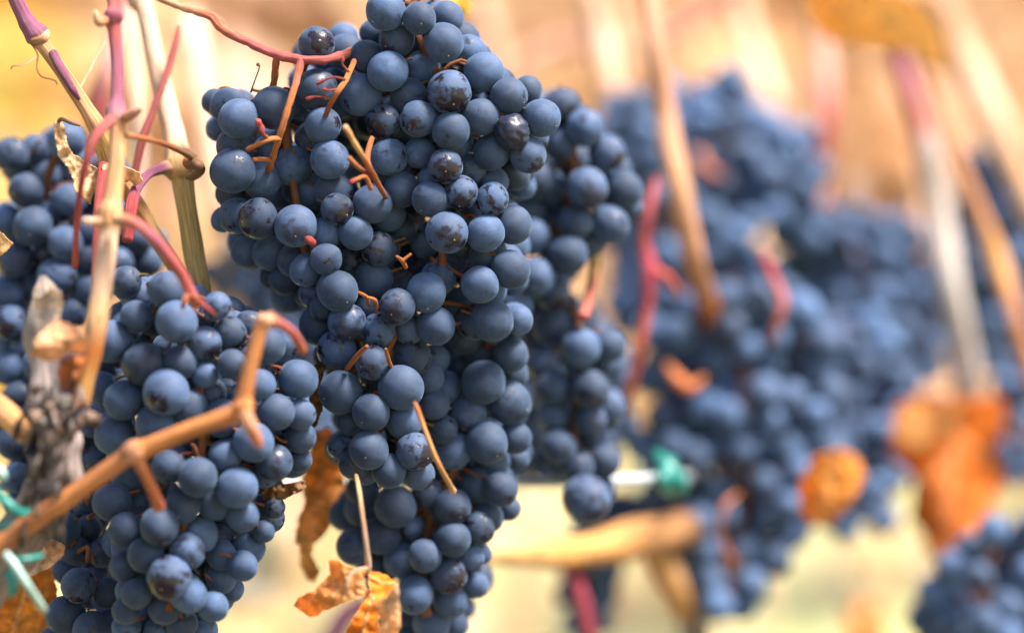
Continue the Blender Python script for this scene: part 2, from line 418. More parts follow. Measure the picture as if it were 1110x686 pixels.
def bunch(label, d0, axes, traced, nfill, rfill, group=None, front=0, squeeze=.6, seed=1, stemcol=(.26, .085, .03), pedr=.00045, fillu=.8, kmax=100, mesh_mat=None, shriv=(), bulge=.022, rach=True):
    """axes: list of [(py, cx, halfwidth)...] polylines (photo pixels at distance d0), traced: (px, py, r, layer)"""
    d0 = D(d0); rnd = random.Random(seed); s = K * d0
    A = []
    for ax in axes:
        ys = [a[0] for a in ax]; A.append((ys, [a[1] for a in ax], [a[2] for a in ax]))
    def near(px, py):
        best = None
        for ys, cx, hw in A:
            yy = min(max(py, ys[0]), ys[-1]); c = np.interp(yy, ys, cx); h = np.interp(yy, ys, hw)
            u = math.hypot((px - c) / h, (py - yy) / max(h, 1) * 1.)
            if best is None or u < best[0]: best = (u, c, yy, h)
        return best
    G = []; arr = []
    def drop(px, py, r, layer, limit=None):
        r *= 1.06
        u, c, yy, h = near(px, py)
        z = bulge * min(u, 1.25) ** 2 + (0, .003, .008, .016, .024)[int(layer)] + (layer % 1) * .004
        if arr:
            a = np.array(arr); dl2 = (a[:, 0] - px) ** 2 + (a[:, 1] - py) ** 2; RR = (a[:, 2] + r) * .90
            mk = dl2 < RR ** 2
            if mk.any(): z = max(z, (a[mk, 3] + np.sqrt(RR[mk] ** 2 - dl2[mk]) * s).max())
        if limit is not None and z > limit * 60 * s: return False
        arr.append((px, py, r, z)); return True
    for g in sorted(traced, key=lambda g: g[3]): drop(*g)
    for _ in range(front):               # a first skin of grapes, well spread
        for tr in range(60):
            ys, cx, hw = A[rnd.randrange(len(A))]
            py = rnd.uniform(ys[0], ys[-1]); h = np.interp(py, ys, hw); px = np.interp(py, ys, cx) + rnd.uniform(-1, 1) * h
            r = rfill * rnd.uniform(.86, 1.14)
            if all((q[0] - px) ** 2 + (q[1] - py) ** 2 > (1.45 * r) ** 2 for q in arr):
                drop(px, py, r, rnd.choice((0, 0, 0, 1, 2))); break
    base = [(q[0], q[1]) for q in arr]
    for _ in range(int(nfill * 2.2)):
        a = base[rnd.randrange(len(base))]; b = [q for q in base if 0 < math.hypot(q[0] - a[0], q[1] - a[1]) < 4.6 * rfill]
        if b:
            b = b[rnd.randrange(len(b))]; t = rnd.random()
            drop(a[0] + (b[0] - a[0]) * t, a[1] + (b[1] - a[1]) * t, rfill * rnd.uniform(.8, 1.05), 1, .062 / (60 * s))
    # close the holes one could look through
    a = np.array(arr); st = 6
    bx = np.array(base)
    for py in np.arange(max(a[:, 1].min(), -10), min(a[:, 1].max(), 700), st):
        for px in np.arange(max(a[:, 0].min(), -20), min(a[:, 0].max(), 1130), st):
            a = np.array(arr); dx = a[:, 0] - px; dy = a[:, 1] - py
            if (dx * dx + dy * dy < (a[:, 2] * .97) ** 2).any(): continue
            ex, ey = bx[:, 0] - px, bx[:, 1] - py; nr = (ex * ex + ey * ey) < (3.4 * rfill) ** 2
            if nr.sum() < 4: continue
            an = np.sort(np.arctan2(ey[nr], ex[nr])); gaps = np.diff(np.append(an, an[0] + 2 * math.pi))
            if gaps.max() > 2.5: continue
            drop(px + rnd.uniform(-3, 3), py + rnd.uniform(-3, 3), rfill * rnd.uniform(.8, 1.0), 2, .12 / (60 * s))
    top = min(axes[0], key=lambda a: a[0])
    root = empty('grape_bunch', at(top[1], top[0], d0 + .02), label, 'grape bunch', group)
    # stem
    mb = MB(); 
    def axd(h): return d0 + min(h, 60) * s * squeeze
    for ys, cx, hw in A:
        if not rach: continue
        ye = ys[-1] - .4 * (ys[-1] - ys[-2]); cx = cx[:-1] + [np.interp(ye, ys, cx)]; hw = hw[:-1] + [hw[-1]]; ys = ys[:-1] + [ye]
        cx = [c + rnd.uniform(-6, 6) for c in cx]
        mb.tube([(at(c, y, axd(h)), (.0014 + .0003 * (k % 2)), tuple(q * .7 for q in stemcol)) for k, (y, c, h) in enumerate(zip(ys, cx, hw))], seg=8, sub=4, rough=.2, nscale=200)
        continue
        mb.tube([(at(c, y, axd(h)), .0019, stemcol) for y, c, h in zip(ys, cx, hw)], seg=8, sub=4, rough=.2, nscale=200)
    order = sorted(range(len(arr)), key=lambda i: arr[i][3] + (1 if not (-15 < arr[i][0] < 1125 and -15 < arr[i][1] < 700) else 0))
    rest = []
    for rank, i in enumerate(order):
        px, py, r, z = arr[i]; d = d0 + z; c = at(px, py, d); rr = r * K * d
        u, cx_, yy, h = near(px, py - 12)
        ap = at(cx_, yy, axd(h))
        out = (c - ap)
        if out.length < 1e-4: out = Vector((0, -1, 0))
        out.normalize()
        out = (out + Vector((rnd.gauss(0, .25), rnd.gauss(-.1, .25), -.35 + rnd.gauss(0, .25)))).normalized()
        q = out.to_track_quat('Z', 'Y') @ Matrix.Rotation(rnd.random() * 6.28, 3, 'Z').to_quaternion()
        b = c - out * rr * .96
        L = (b - ap).length; k_ = min(1, .0042 / max(L, 1e-5)); e = b + (ap - b) * k_ + Vector((0, 0, .001))
        colp = tuple(x * rnd.uniform(.6, 1.3) for x in stemcol)
        mb.tube([(e, pedr * 1.2, colp), ((b + e) / 2 - out * .001, pedr, colp), (b - out * .001, pedr * 1.2, colp), (b + out * .0006, pedr * 2.2, colp)], seg=6, sub=3, cap=False)
        if L < .045 and rnd.random() < .13:
            q2 = Vector((rnd.gauss(0, .002), rnd.gauss(0, .002), .004 + rnd.gauss(0, .002)))
            mb.tube([(ap, pedr * 2, stemcol), ((ap + e) / 2 + q2, pedr * 1.7, stemcol), (e, pedr * 1.3, colp)], seg=6, sub=3, rough=.2, nscale=300)
        isS = any(abs(px - q_[0]) < 3 and abs(py - q_[1]) < 3 for q_ in shriv)
        if rank < kmax or isS:
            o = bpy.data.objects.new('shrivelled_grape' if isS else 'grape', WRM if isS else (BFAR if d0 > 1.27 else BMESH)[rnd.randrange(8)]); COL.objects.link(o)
            if isS: o['label'] = 'shrivelled glossy grape with wrinkled skin'
            o.parent = root; o.location = c - root.location; o.rotation_mode = 'QUATERNION'; o.rotation_quaternion = q
            o.scale = (rr, rr, rr)
        else:
            V, Gp, F = LOW[rnd.randrange(3)]
            Mx = np.array(q.to_matrix()) * rr
            rest.append((V @ Mx.T + np.array(c), Gp, F, rnd.random()))
    if rest:
        V = []; Gp = []; S = []; F = []; o0 = 0
        for v, g, f, sd_ in rest:
            V.append(v); Gp.append(g); S += [sd_] * len(v); F += [tuple(x + o0 for x in q) for q in f]; o0 += len(v)
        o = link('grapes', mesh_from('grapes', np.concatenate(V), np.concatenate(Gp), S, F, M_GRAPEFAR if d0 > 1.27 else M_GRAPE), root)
        o['kind'] = 'stuff'
    so = mb.build('bunch_stem', M_STEM, root)
    return root

#BUNCHES
MAIN = [
 (418,12.5,20.5,0),(454.5,20,17.5,0),(484.5,19,17.5,1.5),(430,43,18.5,1),(481,46.5,20.5,.5),(508,57,19,2),(420.5,77.5,21,0),(458,74.5,18.5,1.8),
 (397,62,17.5,.8),(391,103,21.5,.4),(404,35,13,3),(370,114,14,3),(443.5,105.5,20,.6),(487,100,22.5,.2),(525,78.5,21,.3),(537,86,15,2),(551.5,104.5,19,.2),
 (572,97.5,15,2),(587,128,19.5,.1),(453.5,129,19.5,0),(416,132.5,18.5,.5),(521,127,19,.5),(554.5,143,19.5,0),(489,142,20,.1),(572,167.5,19,.7),
 (532.5,165,19,.6),(421.5,170.5,19,.5),(454.5,166,16.5,.7),(482.5,180.5,18.5,0),(509,184,16.5,.9),(436,206,19,.6),(534,197,16,1.8),(533.5,216,17.5,.3),
 (500,209,17.5,.2),(466,216,18.5,.3),(556.5,244,20,1),(484.5,252,22,0),(526,253,20,.3),(529,274,19.5,1.6),(502.5,268,14,2),(493,282,14,3),
 (553.5,292,20,.8),(520.5,308.5,19,.6),(475,301.5,18.5,1.5),(462,317,20.5,.1),(430.5,332.5,19,0),(414,271,18,.6),(415,304,18,.8),(436,307,13,3),(436,248,17,1.2),(461,264,15,3),
 (562,347,16,1),(533,347,21.5,.8),(472.5,353,20,.2),(443,357,15,.4),(376,349,19.5,.1),(345,352,20,1.6),(410,357.5,18,.3),(353.5,383,0.1,4),
 (365,378.5,20.5,.4),(446,387,20,.5),(470,390,17,2.2),(403.5,393,18,.1),(434.5,420,23,-.0),(369,425,22.5,.2),(402,447,19.5,0),(438,456.5,18.5,.8),
 (400,487.5,20.5,.1),(449.5,489,19.5,.3),(421.5,510,17.5,.5),(384,503,16,1.5),(369,484,13,2.5),(379,457,14,2.5),(453,513,17,1.3),(396,510,15,2.2),(464,408,17,2),(470,438,16,2.3),(456,428,15,2.6),(480,465,16,2.6),(462,470,15,2.6)]
WING = [
 (343,48,18.5,1),(232,110,13,2),(248,115,19,1),(259,128.5,20.5,0),(297,117,22,.6),(343,98,22,.8),(350,135.5,18.5,.2),(338,150,18,1),(255,159,20,1.4),
 (252,185,23,.0),(283,195,20,.1),(290,163,15,2.2),(317.5,179.5,20.5,.3),(357.5,173,20,.2),(321,114,15,3),(250,210,15,2),(257,234,19,1.3),(280,237,21,.2),
 (243,238,14,2),(306.5,211.5,16,2),(320,206,14,1.2),(338,207,18,.7),(362,207.5,20,.4),(365.5,227,17,0),(403.5,221,20,-.0),(421.5,233.5,17.5,.6),(320.5,245,22,.1),
 (352,253,16.5,.6),(385.5,252.5,17.5,.1),(410,270,18,.5),(293,274,18.5,.5),(268,273,17,1),(319,282,17.5,.4),(331.5,293,17,.1),(353.5,281,17,0),(381,282,15.5,.6),
 (366,315,21,0),(405,302,19.5,.5),(309,303,17,2),(294,300,13,2.3),(338.5,318,15,1.5),(351,334,15,1.3),(333,318,14,2.4),(399,333,13,2),(385,290,12,3)]
def mainbunch():
    t = [(*g[:2], g[2], max(g[3], 0)) for g in MAIN + WING if g[2] > 1]
    ax = [[(5, 440, 50), (70, 465, 85), (140, 500, 100), (220, 480, 95), (300, 475, 100), (350, 430, 90), (420, 408, 62), (500, 412, 55)],
          [(60, 330, 60), (130, 310, 90), (200, 320, 95), (270, 335, 85), (330, 360, 50)]]
    return bunch('sharp winged bunch of blue grapes in the centre hanging from the forked red stem', 1.0, ax, t, 420, 18.5, seed=3, bulge=.009, shriv=[(554.5, 143)], fillu=.72)
main = mainbunch()

LOWER = [(504,366,17,1.2),(534,350,21,1),(524,387,19,1.4),(553.5,384,18.5,.5),(482.5,422,19,.4),(524,414,22.5,0),(552.5,436.5,22.5,.2),(508,448,19,.6),(490.5,487.5,21,.3),
 (528,480,21.5,0),(558,474,17.5,.8),(535,500,17,1.5),(560,497,13,2),(477,459,15,2),(516.5,527,19,.7),(542.5,530,17.5,.5),(552,551.5,12,1.5),(491,549,18.5,.1),
 (463.5,535,16,1.5),(428.5,549,21.5,.2),(393,530,17,1),(390.5,551.5,17,1.2),(373,558,16,1.8),(385,592,19,1.6),(413.5,580,20,.7),(446,570.5,14,2),(491,584,18.5,0),
 (518,572,17,.4),(527.5,560,17,.9),(461,602,17.5,.1),(436.5,607,19.5,.8),(485,622,20,.5),(449,644,20,.9),(488,649,19,.7),(442,674,14,1.5),(468,676,19,1),(515,633,14,.8),
 (510,603,14,1.2),(522,600,11,1.8),(492,676,15,1.6),(488,515,17,1.6),(530,512,16,1.8),(499,400,16,2),(486,385,17,2),(457,575,14,2),(405,612,16,2.2),(500,470,14,2.5),(470,695,18,1),(440,700,17,1.2),(425,662,14,2.4)]
bunch('long bunch behind and below the centre bunch, reaching the bottom edge behind the orange leaf', 1.03,
      [[(345, 535, 40), (430, 520, 60), (500, 500, 75), (560, 465, 95), (620, 460, 68), (700, 455, 45)]], LOWER, 260, 18, seed=5, bulge=.012, fillu=.78)

# the bunches on the left
LEFT = [(120.5,370,22,.3),(148,343.5,17,.9),(191,349,22,.3),(155.7,394,22,.1),(195,393,18,.4),(221.6,372.6,18,.5),(249,361.5,18,.6),(235,332,15,1),(180,425,24,0),(205,442,19.5,.7),
 (134,433.5,20.5,.4),(169,461,22,.5),(124.6,472,20.5,1.2),(221.6,406,14,1),(252,395,16,1),(241,453,20,.8),(288.5,375,19,.5),(280,417,17,.9),(299.5,446.5,19,.4),(325.5,449,16,1),
 (323,410.6,20,.4),(274.7,479,21,.3),(325.5,474,16,1.2),(297,501,19,.9),(325,498.6,13,1.6),(244,494.5,17,.9),(208,475,18,1.2),(188,500,19,.9),(257,528.6,21.5,.1),(214,517,20.5,.2),
 (183,506,18,.8),(140,518.6,18,.9),(121.4,544,20,.6),(173,570,20,.1),(197,548.6,18.5,.5),(231,544,18.5,.5),(136,574,18,.5),(158.6,601,19,.2),(136,614,16.5,.5),(203,597,18.5,.1),
 (217,578.6,18.5,.6),(237,584,15.5,.9),(183,626,23,0),(148.6,643,15.5,.3),(204,644,19,.5),(178.6,658.6,17,.6),(137,661,14.5,.9),(240,601.4,15.5,.8),(263,613,16,.7),(240,627,15.5,.9),
 (231,657,16,.9),(251,638,13,1.2),(286,513,15,1.5),(263,558.6,17,.8),(285.7,575.7,12,1.2),(297,550,12,1.6),(197,676,17,.6),(171,684,15,.8),(137,680,15,.9),(180,314,19,.8),(136,306,17,1),
 (150,320,15,1.4),(230,345,16,1.2),(310,372,15,1.8),(270,352,15,1.3),(150,690,16,1),(215,690,16,1),(110,420,17,1.6),(108,400,15,1.8),(262,430,15,1.8),(230,425,15,1.9),(150,545,16,1.5),(155,490,16,1.6)]
bunch('big soft-focus bunch at lower left behind the forked orange cane', .957,
      [[(310, 190, 60), (370, 205, 115), (440, 215, 125), (500, 220, 105), (560, 195, 95), (620, 195, 75), (690, 180, 55)]], LEFT, 330, 18.5, seed=8, fillu=.8)
bunch('small dark bunch at the bottom left corner below the front cane', 1.0,
      [[(545, 95, 30), (600, 95, 34), (690, 95, 50)]],
      [(67,573,19,.5),(81.4,596,16,.9),(111.4,598.6,16,.9),(71,618,14,1.2),(85,634,18,0),(117,641.4,16,.8),(71.4,667,21,.2),(100,683,20,.1),(60,700,20,.7),(96,573,15,1.1),(94,552,14,1.3),(86,541,14,2),(105,560,15,1.6),(120,675,15,1.2),(105,620,13,2.2)], 50, 17, seed=9, fillu=.6, rach=False)
bunch('blurred bunch at the left edge behind the purple and red stems', 1.06,
      [[(160, 60, 45), (200, 50, 90), (260, 50, 95), (320, 50, 95), (400, 30, 70), (480, 20, 50)]],
      [(12,168,18,.9),(72,152,20,1),(38,163,16,1.4),(28,206,18,.7),(75,217,17,.8),(36,246,21,.2),(70.6,264,19,0),(7,239,16,1.2),(94,250,15,1),(93,280,15,.8),(62,300,20,0),(17,282,19,.5),
       (26,295,16,1),(8,319.6,19,.1),(12.5,350,19,.0),(38,312,15,.9),(95.6,314,16,.7),(78,340,16,1),(50,190,15,1.4),(100,205,15,1.4),(128,285,16,1.3),(152,270,17,1.5),(30,375,17,1),(8,398,18,.8),(40,405,16,1.4),
       (20,430,17,1),(5,455,17,1.4),(48,355,16,1.4),(110,240,15,1.5),(125,255,15,2),(52,232,14,1.6),(148,258,17,.9),(160,284,16,1),(140,232,14,1.3),(168,262,14,1.4),(15,475,16,1.5),(122,180,15,2),(50,275,14,1.8)], 170, 17.5, seed=10, fillu=.75)
bunch('pale blue out-of-focus bunch between the left cane and the centre bunch', 1.34,
      [[(235, 290, 45), (300, 300, 75), (350, 320, 50), (430, 345, 30), (480, 345, 20)]], [], 80, 15.5, front=34, seed=12)

bunch('shaded bunch behind the flaky vine head, mostly hidden by it', 1.03,
      [[(390, 80, 40), (450, 75, 60), (520, 70, 60), (580, 60, 45)]], [(100,455,18,.5),(108,500,18,.6),(15,480,18,.8),(110,425,17,.8)], 90, 17, front=22, seed=32)
# the blurred bunches on the right
bunch('dim blurred bunch between the centre bunch and its soft neighbour, above the wire', 1.25,
      [[(330, 590, 40), (400, 605, 75), (470, 605, 70), (520, 590, 35)]], [], 130, 16, front=45, seed=31)
soft = bunch('softly blurred bunch just right of the sharp centre bunch', 1.085,
      [[(105, 605, 38), (150, 620, 70), (220, 620, 85), (290, 590, 65), (345, 565, 40)]],
      [(609,115,20,.3),(634.5,139,20,.2),(607,154.5,19,.4),(658,166,18,.5),(619,174,17,.9),(636.5,204,21.5,0),(676,206,20,.2),(660,243,20.5,0),(583,196,20,.6),(599,210,17,.9),(615,276.5,21,.2),(577,257,19,.6),
       (581,300,20.5,.3),(552,198,18,1),(623,241,18,1),(573,229,18,.8),(585,120,17,1),(650,185,15,1.5),(640,262,16,1.3),(600,240,16,1.2),(682,225,15,1.2),(560,330,18,.6),(600,320,16,1)], 170, 18, seed=13, fillu=.8)
bunch('softly blurred bunch lower right of the centre bunch, its tip hiding the white wire', 1.095,
      [[(330, 625, 40), (380, 630, 55), (450, 620, 62), (510, 620, 48), (570, 638, 30)]],
      [(596,352,19,.4),(630,377,20,0),(640,422,21,0),(606,484,17.5,.2),(636,541,25,0),(600,420,18,.5),(655,500,17,.6),(660,375,18,.5),(588,395,17,.8),(640,455,17,.6),(600,450,17,.7),(625,505,18,.5),
       (575,335,18,.8),(600,318,18,.7),(612,334,17,.9),(580,365,17,1),(660,440,16,1),(650,530,17,.8),(612,340,16,.9),(590,500,15,1)], 150, 17.5, seed=14, fillu=.8)
big = bunch('large blurred bunch in the middle right, orange stems showing, above the green ground', 1.30,
      [[(315, 790, 60), (370, 800, 105), (440, 805, 105), (510, 810, 90), (570, 800, 65), (660, 790, 26)], [(480, 790, 95), (540, 785, 85), (600, 785, 58), (675, 790, 24)]], [], 330, 17.5, front=150, seed=15, fillu=.88)
faint = bunch('faint blurred bunch at the top right with one grape sticking up', 1.42,
      [[(95, 745, 45), (140, 785, 85), (200, 800, 88), (255, 815, 60)]], [(790, 85, 15, 0)], 170, 16.5, front=60, seed=16, fillu=.88)
bunch('blurred bunch behind the red stem and the upright tan cane', 1.40,
      [[(110, 690, 30), (200, 700, 40), (260, 730, 75), (320, 760, 95), (350, 750, 85)]], [], 170, 16.5, front=62, seed=17, fillu=.88)
bunch('far blurred bunch at right left of the pale grey cane', 1.46,
      [[(230, 915, 55), (290, 935, 90), (350, 945, 90), (410, 955, 55)]], [], 170, 15.5, front=66, seed=18, fillu=.88)
bunch('far blurred bunch at right between two dry orange leaves', 1.38,
      [[(350, 890, 55), (410, 920, 62), (470, 915, 65), (530, 920, 48), (575, 930, 30)]], [], 130, 16, front=50, seed=19, fillu=.88)
bunch('far blurred bunch cut by the right edge behind the slanting orange cane', 1.55,
      [[(170, 1090, 40), (240, 1085, 60), (330, 1090, 60), (410, 1095, 45)]], [], 110, 15.5, front=48, seed=20)
bunch('dark blurred bunch in the bottom right corner', 1.28,
      [[(570, 1090, 30), (620, 1070, 62), (700, 1065, 70)]], [], 90, 17, front=38, seed=21)
bunch('small blurred bunch at the right edge above the bottom corner bunch', 1.36,
      [[(395, 1105, 18), (450, 1105, 22), (515, 1108, 18)]], [], 25, 14, front=14, seed=22)
bunch('few dark grapes low under the brown cordon right of the centre bunch', 1.33,
      [[(540, 690, 45), (590, 650, 30), (640, 632, 24), (690, 645, 22)]], [], 60, 14, front=28, seed=23)

# ------------------------------------------------------------------ stems, canes
def cane(name, label, cat, pts, mat=None, extra=(), seg=14, group=None, parent=None, **kw):
    mb = MB(); mb.pxtube(pts, seg=seg, **kw)
    for e in extra: mb.pxtube(e, seg=seg, **kw)
    o = mb.build(name, mat or M_CANE, parent)
    if parent is None: tag(o, label, cat, group)
    elif label: o['label'] = label
    return o

# red stem of the centre bunch (part of it)
mb = MB()
mb.pxtube([(168,-4,1.02,4,TAN),(200,9,1.015,4.2,(.55,.27,.15)),(228,18,1.01,4.6,ROSE),(236,24,1.008,6.2,ROSE),(243,33,1.006,5.2,ROSE),(270,47,1.004,4.6,PINK),(300,59,1.0,4.8,PINK),(325,65,.998,5.6,PINK),(352,65,1.0,4.8,PINK),(380,57,1.01,5,ROSE),(400,50,1.03,4.5,ROSE)], seg=14, rough=.32, nscale=330)
mb.pxtube([(326,65,.998,5,PINK),(322,85,.995,4.3,ROSE),(313,115,.99,4,ORANGE),(303,148,.99,3.8,ORANGE),(294,176,.998,3.6,ORANGE),(290,188,1.01,3.2,ORANGE)], rough=.32, nscale=330)
mb.pxtube([(300,59,1.0,4.6,ROSE),(298,78,1.003,4,OR2),(295,96,1.008,3.6,OR2),(282,99,1.01,2.2,OR2),(272,97,1.01,1.9,OR2)], rough=.32, nscale=330)
mb.pxtube([(272,100,1.01,1.2,BROWN),(276,88,1.008,.8,BROWN),(281,74,1.006,.8,BROWN),(279.5,70,1.006,2.2,RED),(279,68.5,1.006,1,RED)], seg=6)
mb.pxtube([(302,150,.99,3.2,ORANGE),(290,152,.985,3,ORANGE),(278,158,.985,2.6,ORANGE),(269,162,.987,2.6,ORANGE),(267,164,.987,1,BROWN)], rough=.32, nscale=330)
mb.pxtube([(294,174,.997,3,ORANGE),(284,173,.99,2.6,ORANGE),(275,173,.985,2.4,ORANGE)])
mb.pxtube([(290,150,.985,2.4,ORANGE),(285,145,.983,2,RED),(283,138,.983,3.4,RED),(280,133,.983,4,PINK),(277,130,.983,2,PINK)], seg=8, rough=.5, nscale=600)
mb.pxtube([(384,66,1.0,3,ORANGE),(376,85,.99,3,ORANGE),(366,100,.985,3,ORANGE),(357,116,.99,3,OR2),(352,128,1.0,2.6,OR2)], rough=.32, nscale=330)
for (a, b, c_) in (((374,86),(360,84),(346,90)), ((368,97),(356,98),(352,97)), ((360,108),(345,105),(334,107)), ((378,78),(371,70),(372,64))):
    mb.pxtube([(*a,.987,1.5,OR2),(*b,.984,1.2,RED),(*c_,.984,2.2,RED),(c_[0]-3,c_[1]+.5,.984,1.,RED)], seg=7, rough=.3, nscale=500)
mb.pxtube([(374,138,.962,3.9,CREAM),(376,141,.962,3.2,TAN),(386,158,.965,3,(.55,.3,.1)),(397,176,.972,3.2,ORANGE),(408,196,.985,3.4,OR2),(418,214,1.0,3,OR2)], rough=.32, nscale=330)
mb.pxtube([(378,171,.972,3,ORANGE),(388,181,.974,2.6,ORANGE),(398,188,.978,2.4,RED),(402,190,.978,1.2,RED)])
mb.pxtube([(402,205,.98,2.8,ORANGE),(396,192,.975,2.6,ORANGE),(387,194,.97,2,ORANGE),(381,197,.967,2.4,RED),(379,199,.967,1.2,RED)])
mb.pxtube([(403,150,1.0,3,OR2),(398,172,.99,3.4,OR2),(404,192,.985,3.4,OR2)])
mb.pxtube([(331,258,.99,1.4,RED),(335,260,.985,4.6,RED),(338.5,263,.985,4.5,RED),(341,265,.987,1.5,RED)], seg=9)
mb.pxtube([(440,290,1.0,2.4,ORANGE),(436,283,.995,2.6,ORANGE),(430,278,.99,1.6,ORANGE)]); mb.pxtube([(436,283,.995,2,ORANGE),(446,275,.995,1.5,ORANGE)])
mb.pxtube([(399,330,1.0,2.2,ORANGE),(397,322,.99,2.2,ORANGE),(389,317,.985,1.6,ORANGE)]); mb.pxtube([(408,338,1.,2,OR2),(407,326,.99,2,ORANGE),(397,322,.988,1.6,ORANGE)])
mb.pxtube([(376,400,1.0,2.8,ORANGE),(388,385,.99,2.8,ORANGE),(398,375,.985,2,OR2)]); mb.pxtube([(424,398,1.0,2.2,ORANGE),(420,386,.99,2.2,ORANGE),(418,378,.985,1.5,OR2)])
o = mb.build('bunch_stem', M_STEM, main); o['label'] = 'red forked stalk running to orange branches'

o = cane('dry_stalk', 'thin dry tan stalk lying slanting across the lower centre grapes', 'stalk', [(449,436,.965,2.6,BROWN),(453,445,.964,3,ORANGE),(462,470,.963,2.8,(.55,.25,.08)),(474,500,.965,2.9,(.55,.25,.08)),(487,524,.975,3,(.55,.28,.1)),(491,532,.98,4,CREAM),(492,533,.98,2,CREAM)], rough=.1)

# left canes
cane('vine_cane', 'purple and yellow cane slanting across the upper left corner, thick purple node', 'cane',
  [(14,-8,1.0,8,PURPLE),(24,14,1.0,8.5,PURPLE),(32,28,1.0,11,PURPLE),(40,38,1.0,14,PURPLE),(44,44,1.0,11.5,(.45,.28,.14)),(49,52,1.0,8.5,TAN),(70,82,1.0,8,TAN),(92,115,1.0,8.5,TAN),(104,135,1.0,10,TAN),(112,152,1.003,12.5,(.5,.28,.09)),(120,172,1.006,13,(.48,.26,.08)),
   (128,192,1.01,10,TAN),(150,225,1.02,9,TAN),(172,262,1.025,8.5,(.5,.33,.15)),(200,305,1.03,8.5,TAN),(212,330,1.03,8,TAN)],
  extra=([(57,57,.997,5,PURPLE),(66,75,.9945,5.5,PURPLE),(78,96,.9945,4.5,PURPLE),(86,108,.9965,2,PURPLE)],
         [(36,46,.99,5,BROWN),(46,43,.987,5,TAN),(50,38,.988,4,CREAM),(52,34,.99,2,CREAM)]), rough=.07, nscale=90)
cane('tendril', 'fine curled dry tendril below the thick purple node', 'tendril', [(36,50,.988,1.3,OR2),(41,60,.985,1.2,BROWN),(40,74,.984,1.1,TAN),(45,83,.984,1.1,OR2),(55,86,.985,1,OR2),(60,88,.986,1,OR2),(62,92,.986,.8,OR2)],
  extra=([(41,62,.985,1.1,TAN),(34,66,.982,1,CREAM),(24,71,.98,.9,CREAM),(14,72,.98,.9,TAN),(12,76,.98,.8,ROSE)],), seg=7)
cane('tendril', 'thin straight pale tendril stretched up to the purple upright cane', 'tendril', [(84,100,1.01,1.6,CREAM),(98,76,1.02,1.6,CREAM),(114,46,1.03,1.5,CREAM)], seg=7)
cane('vine_cane', 'upright cane with purple top and pale base standing at left before the other canes', 'cane',
  [(123,-8,.965,8,PINK),(124,8,.963,8,PINK),(123,17,.962,11,(.24,.055,.085)),(122,22,.962,10.5,(.24,.055,.085)),(124,34,.962,7.5,PINK),(127,70,.96,7,(.28,.07,.115)),(127,105,.957,8,(.28,.07,.115)),(126,122,.955,12,(.26,.08,.12)),(127,130,.953,12,(.26,.1,.1)),(128,140,.952,9.5,TAN),
   (126,175,.948,9.5,(.50,.25,.11)),(122,215,.945,10.5,(.50,.25,.11)),(119,232,.943,15,(.46,.23,.09)),(118,242,.942,14,TAN),(117,258,.941,11,CREAM),(112,300,.938,11.5,CREAM),(106,345,.935,12,(.56,.32,.15)),(100,380,.935,11,ORANGE),(92,415,.935,10,(.52,.26,.07)),(86,440,.935,11,OR2)],
  extra=([(114,22,.957,5,ROSE),(107,24,.954,5,TAN),(104,15,.953,3.5,CREAM),(103,12,.953,1.5,CREAM)],
         [(136,128,.95,6,TAN),(146,122,.948,5.5,(.5,.2,.15)),(152,118,.947,4,CREAM),(154,117,.947,2,CREAM)],
         [(108,240,.935,5,TAN),(97,240,.932,4.5,CREAM),(90,239,.93,3,CREAM)]), rough=.07, nscale=90)
cane('leaf_stalk', 'rusty leaf stalk curving right from the upright cane to the pale cane node', 'leaf stalk', [(134,146,.95,3.4,TAN),(150,149,.955,3.2,ORANGE),(175,155,.97,3.2,OR2),(200,166,.99,3.4,BROWN),(213,176,1.0,4,BROWN),(217,184,1.005,6,BROWN),(210,191,1.01,5,BROWN),(203,192,1.012,3,BROWN)], rough=.12)
cane('leaf_stalk', 'thick red stalk falling from the upright cane beside the dry twisted leaf', 'leaf stalk', [(121,130,.948,6.5,PINK),(108,142,.944,5.5,PINK),(99,158,.942,5,PINK),(91,185,.942,4.2,RED),(86,215,.945,3.6,RED),(83,250,.95,3.4,(.45,.07,.05)),(81,290,.958,3.6,(.45,.07,.05))], rough=.08)
cane('leaf_stalk', 'dark red stalk straight behind the pale base of the upright cane', 'leaf stalk', [(112,180,1.0,6,RED),(110,205,.985,7,RED),(106,232,.975,5,RED),(104,262,.97,4,RED),(102,310,.965,3.6,RED)], rough=.1)
cane('leaf_stalk', 'mauve stalk looping down right from the lower node onto the left bunch', 'leaf stalk', [(126,238,.935,7,(.6,.36,.18)),(140,240,.932,6.5,(.42,.14,.08)),(152,246,.93,6.5,PINK),(168,260,.93,6.5,(.28,.06,.09)),(185,280,.933,6.5,PINK),(198,300,.937,6.5,PINK),(206,318,.94,6.5,(.5,.12,.1)),(213,330,.945,5.5,ORANGE)], 
  extra=([(208,320,.94,4,OR2),(220,330,.935,3,RED),(228,337,.935,2.6,RED),(233,341,.937,2,OR2)],[(206,316,.94,3.5,RED),(200,326,.935,3,OR2),(198,334,.937,2.5,OR2)]), rough=.1, nscale=90)
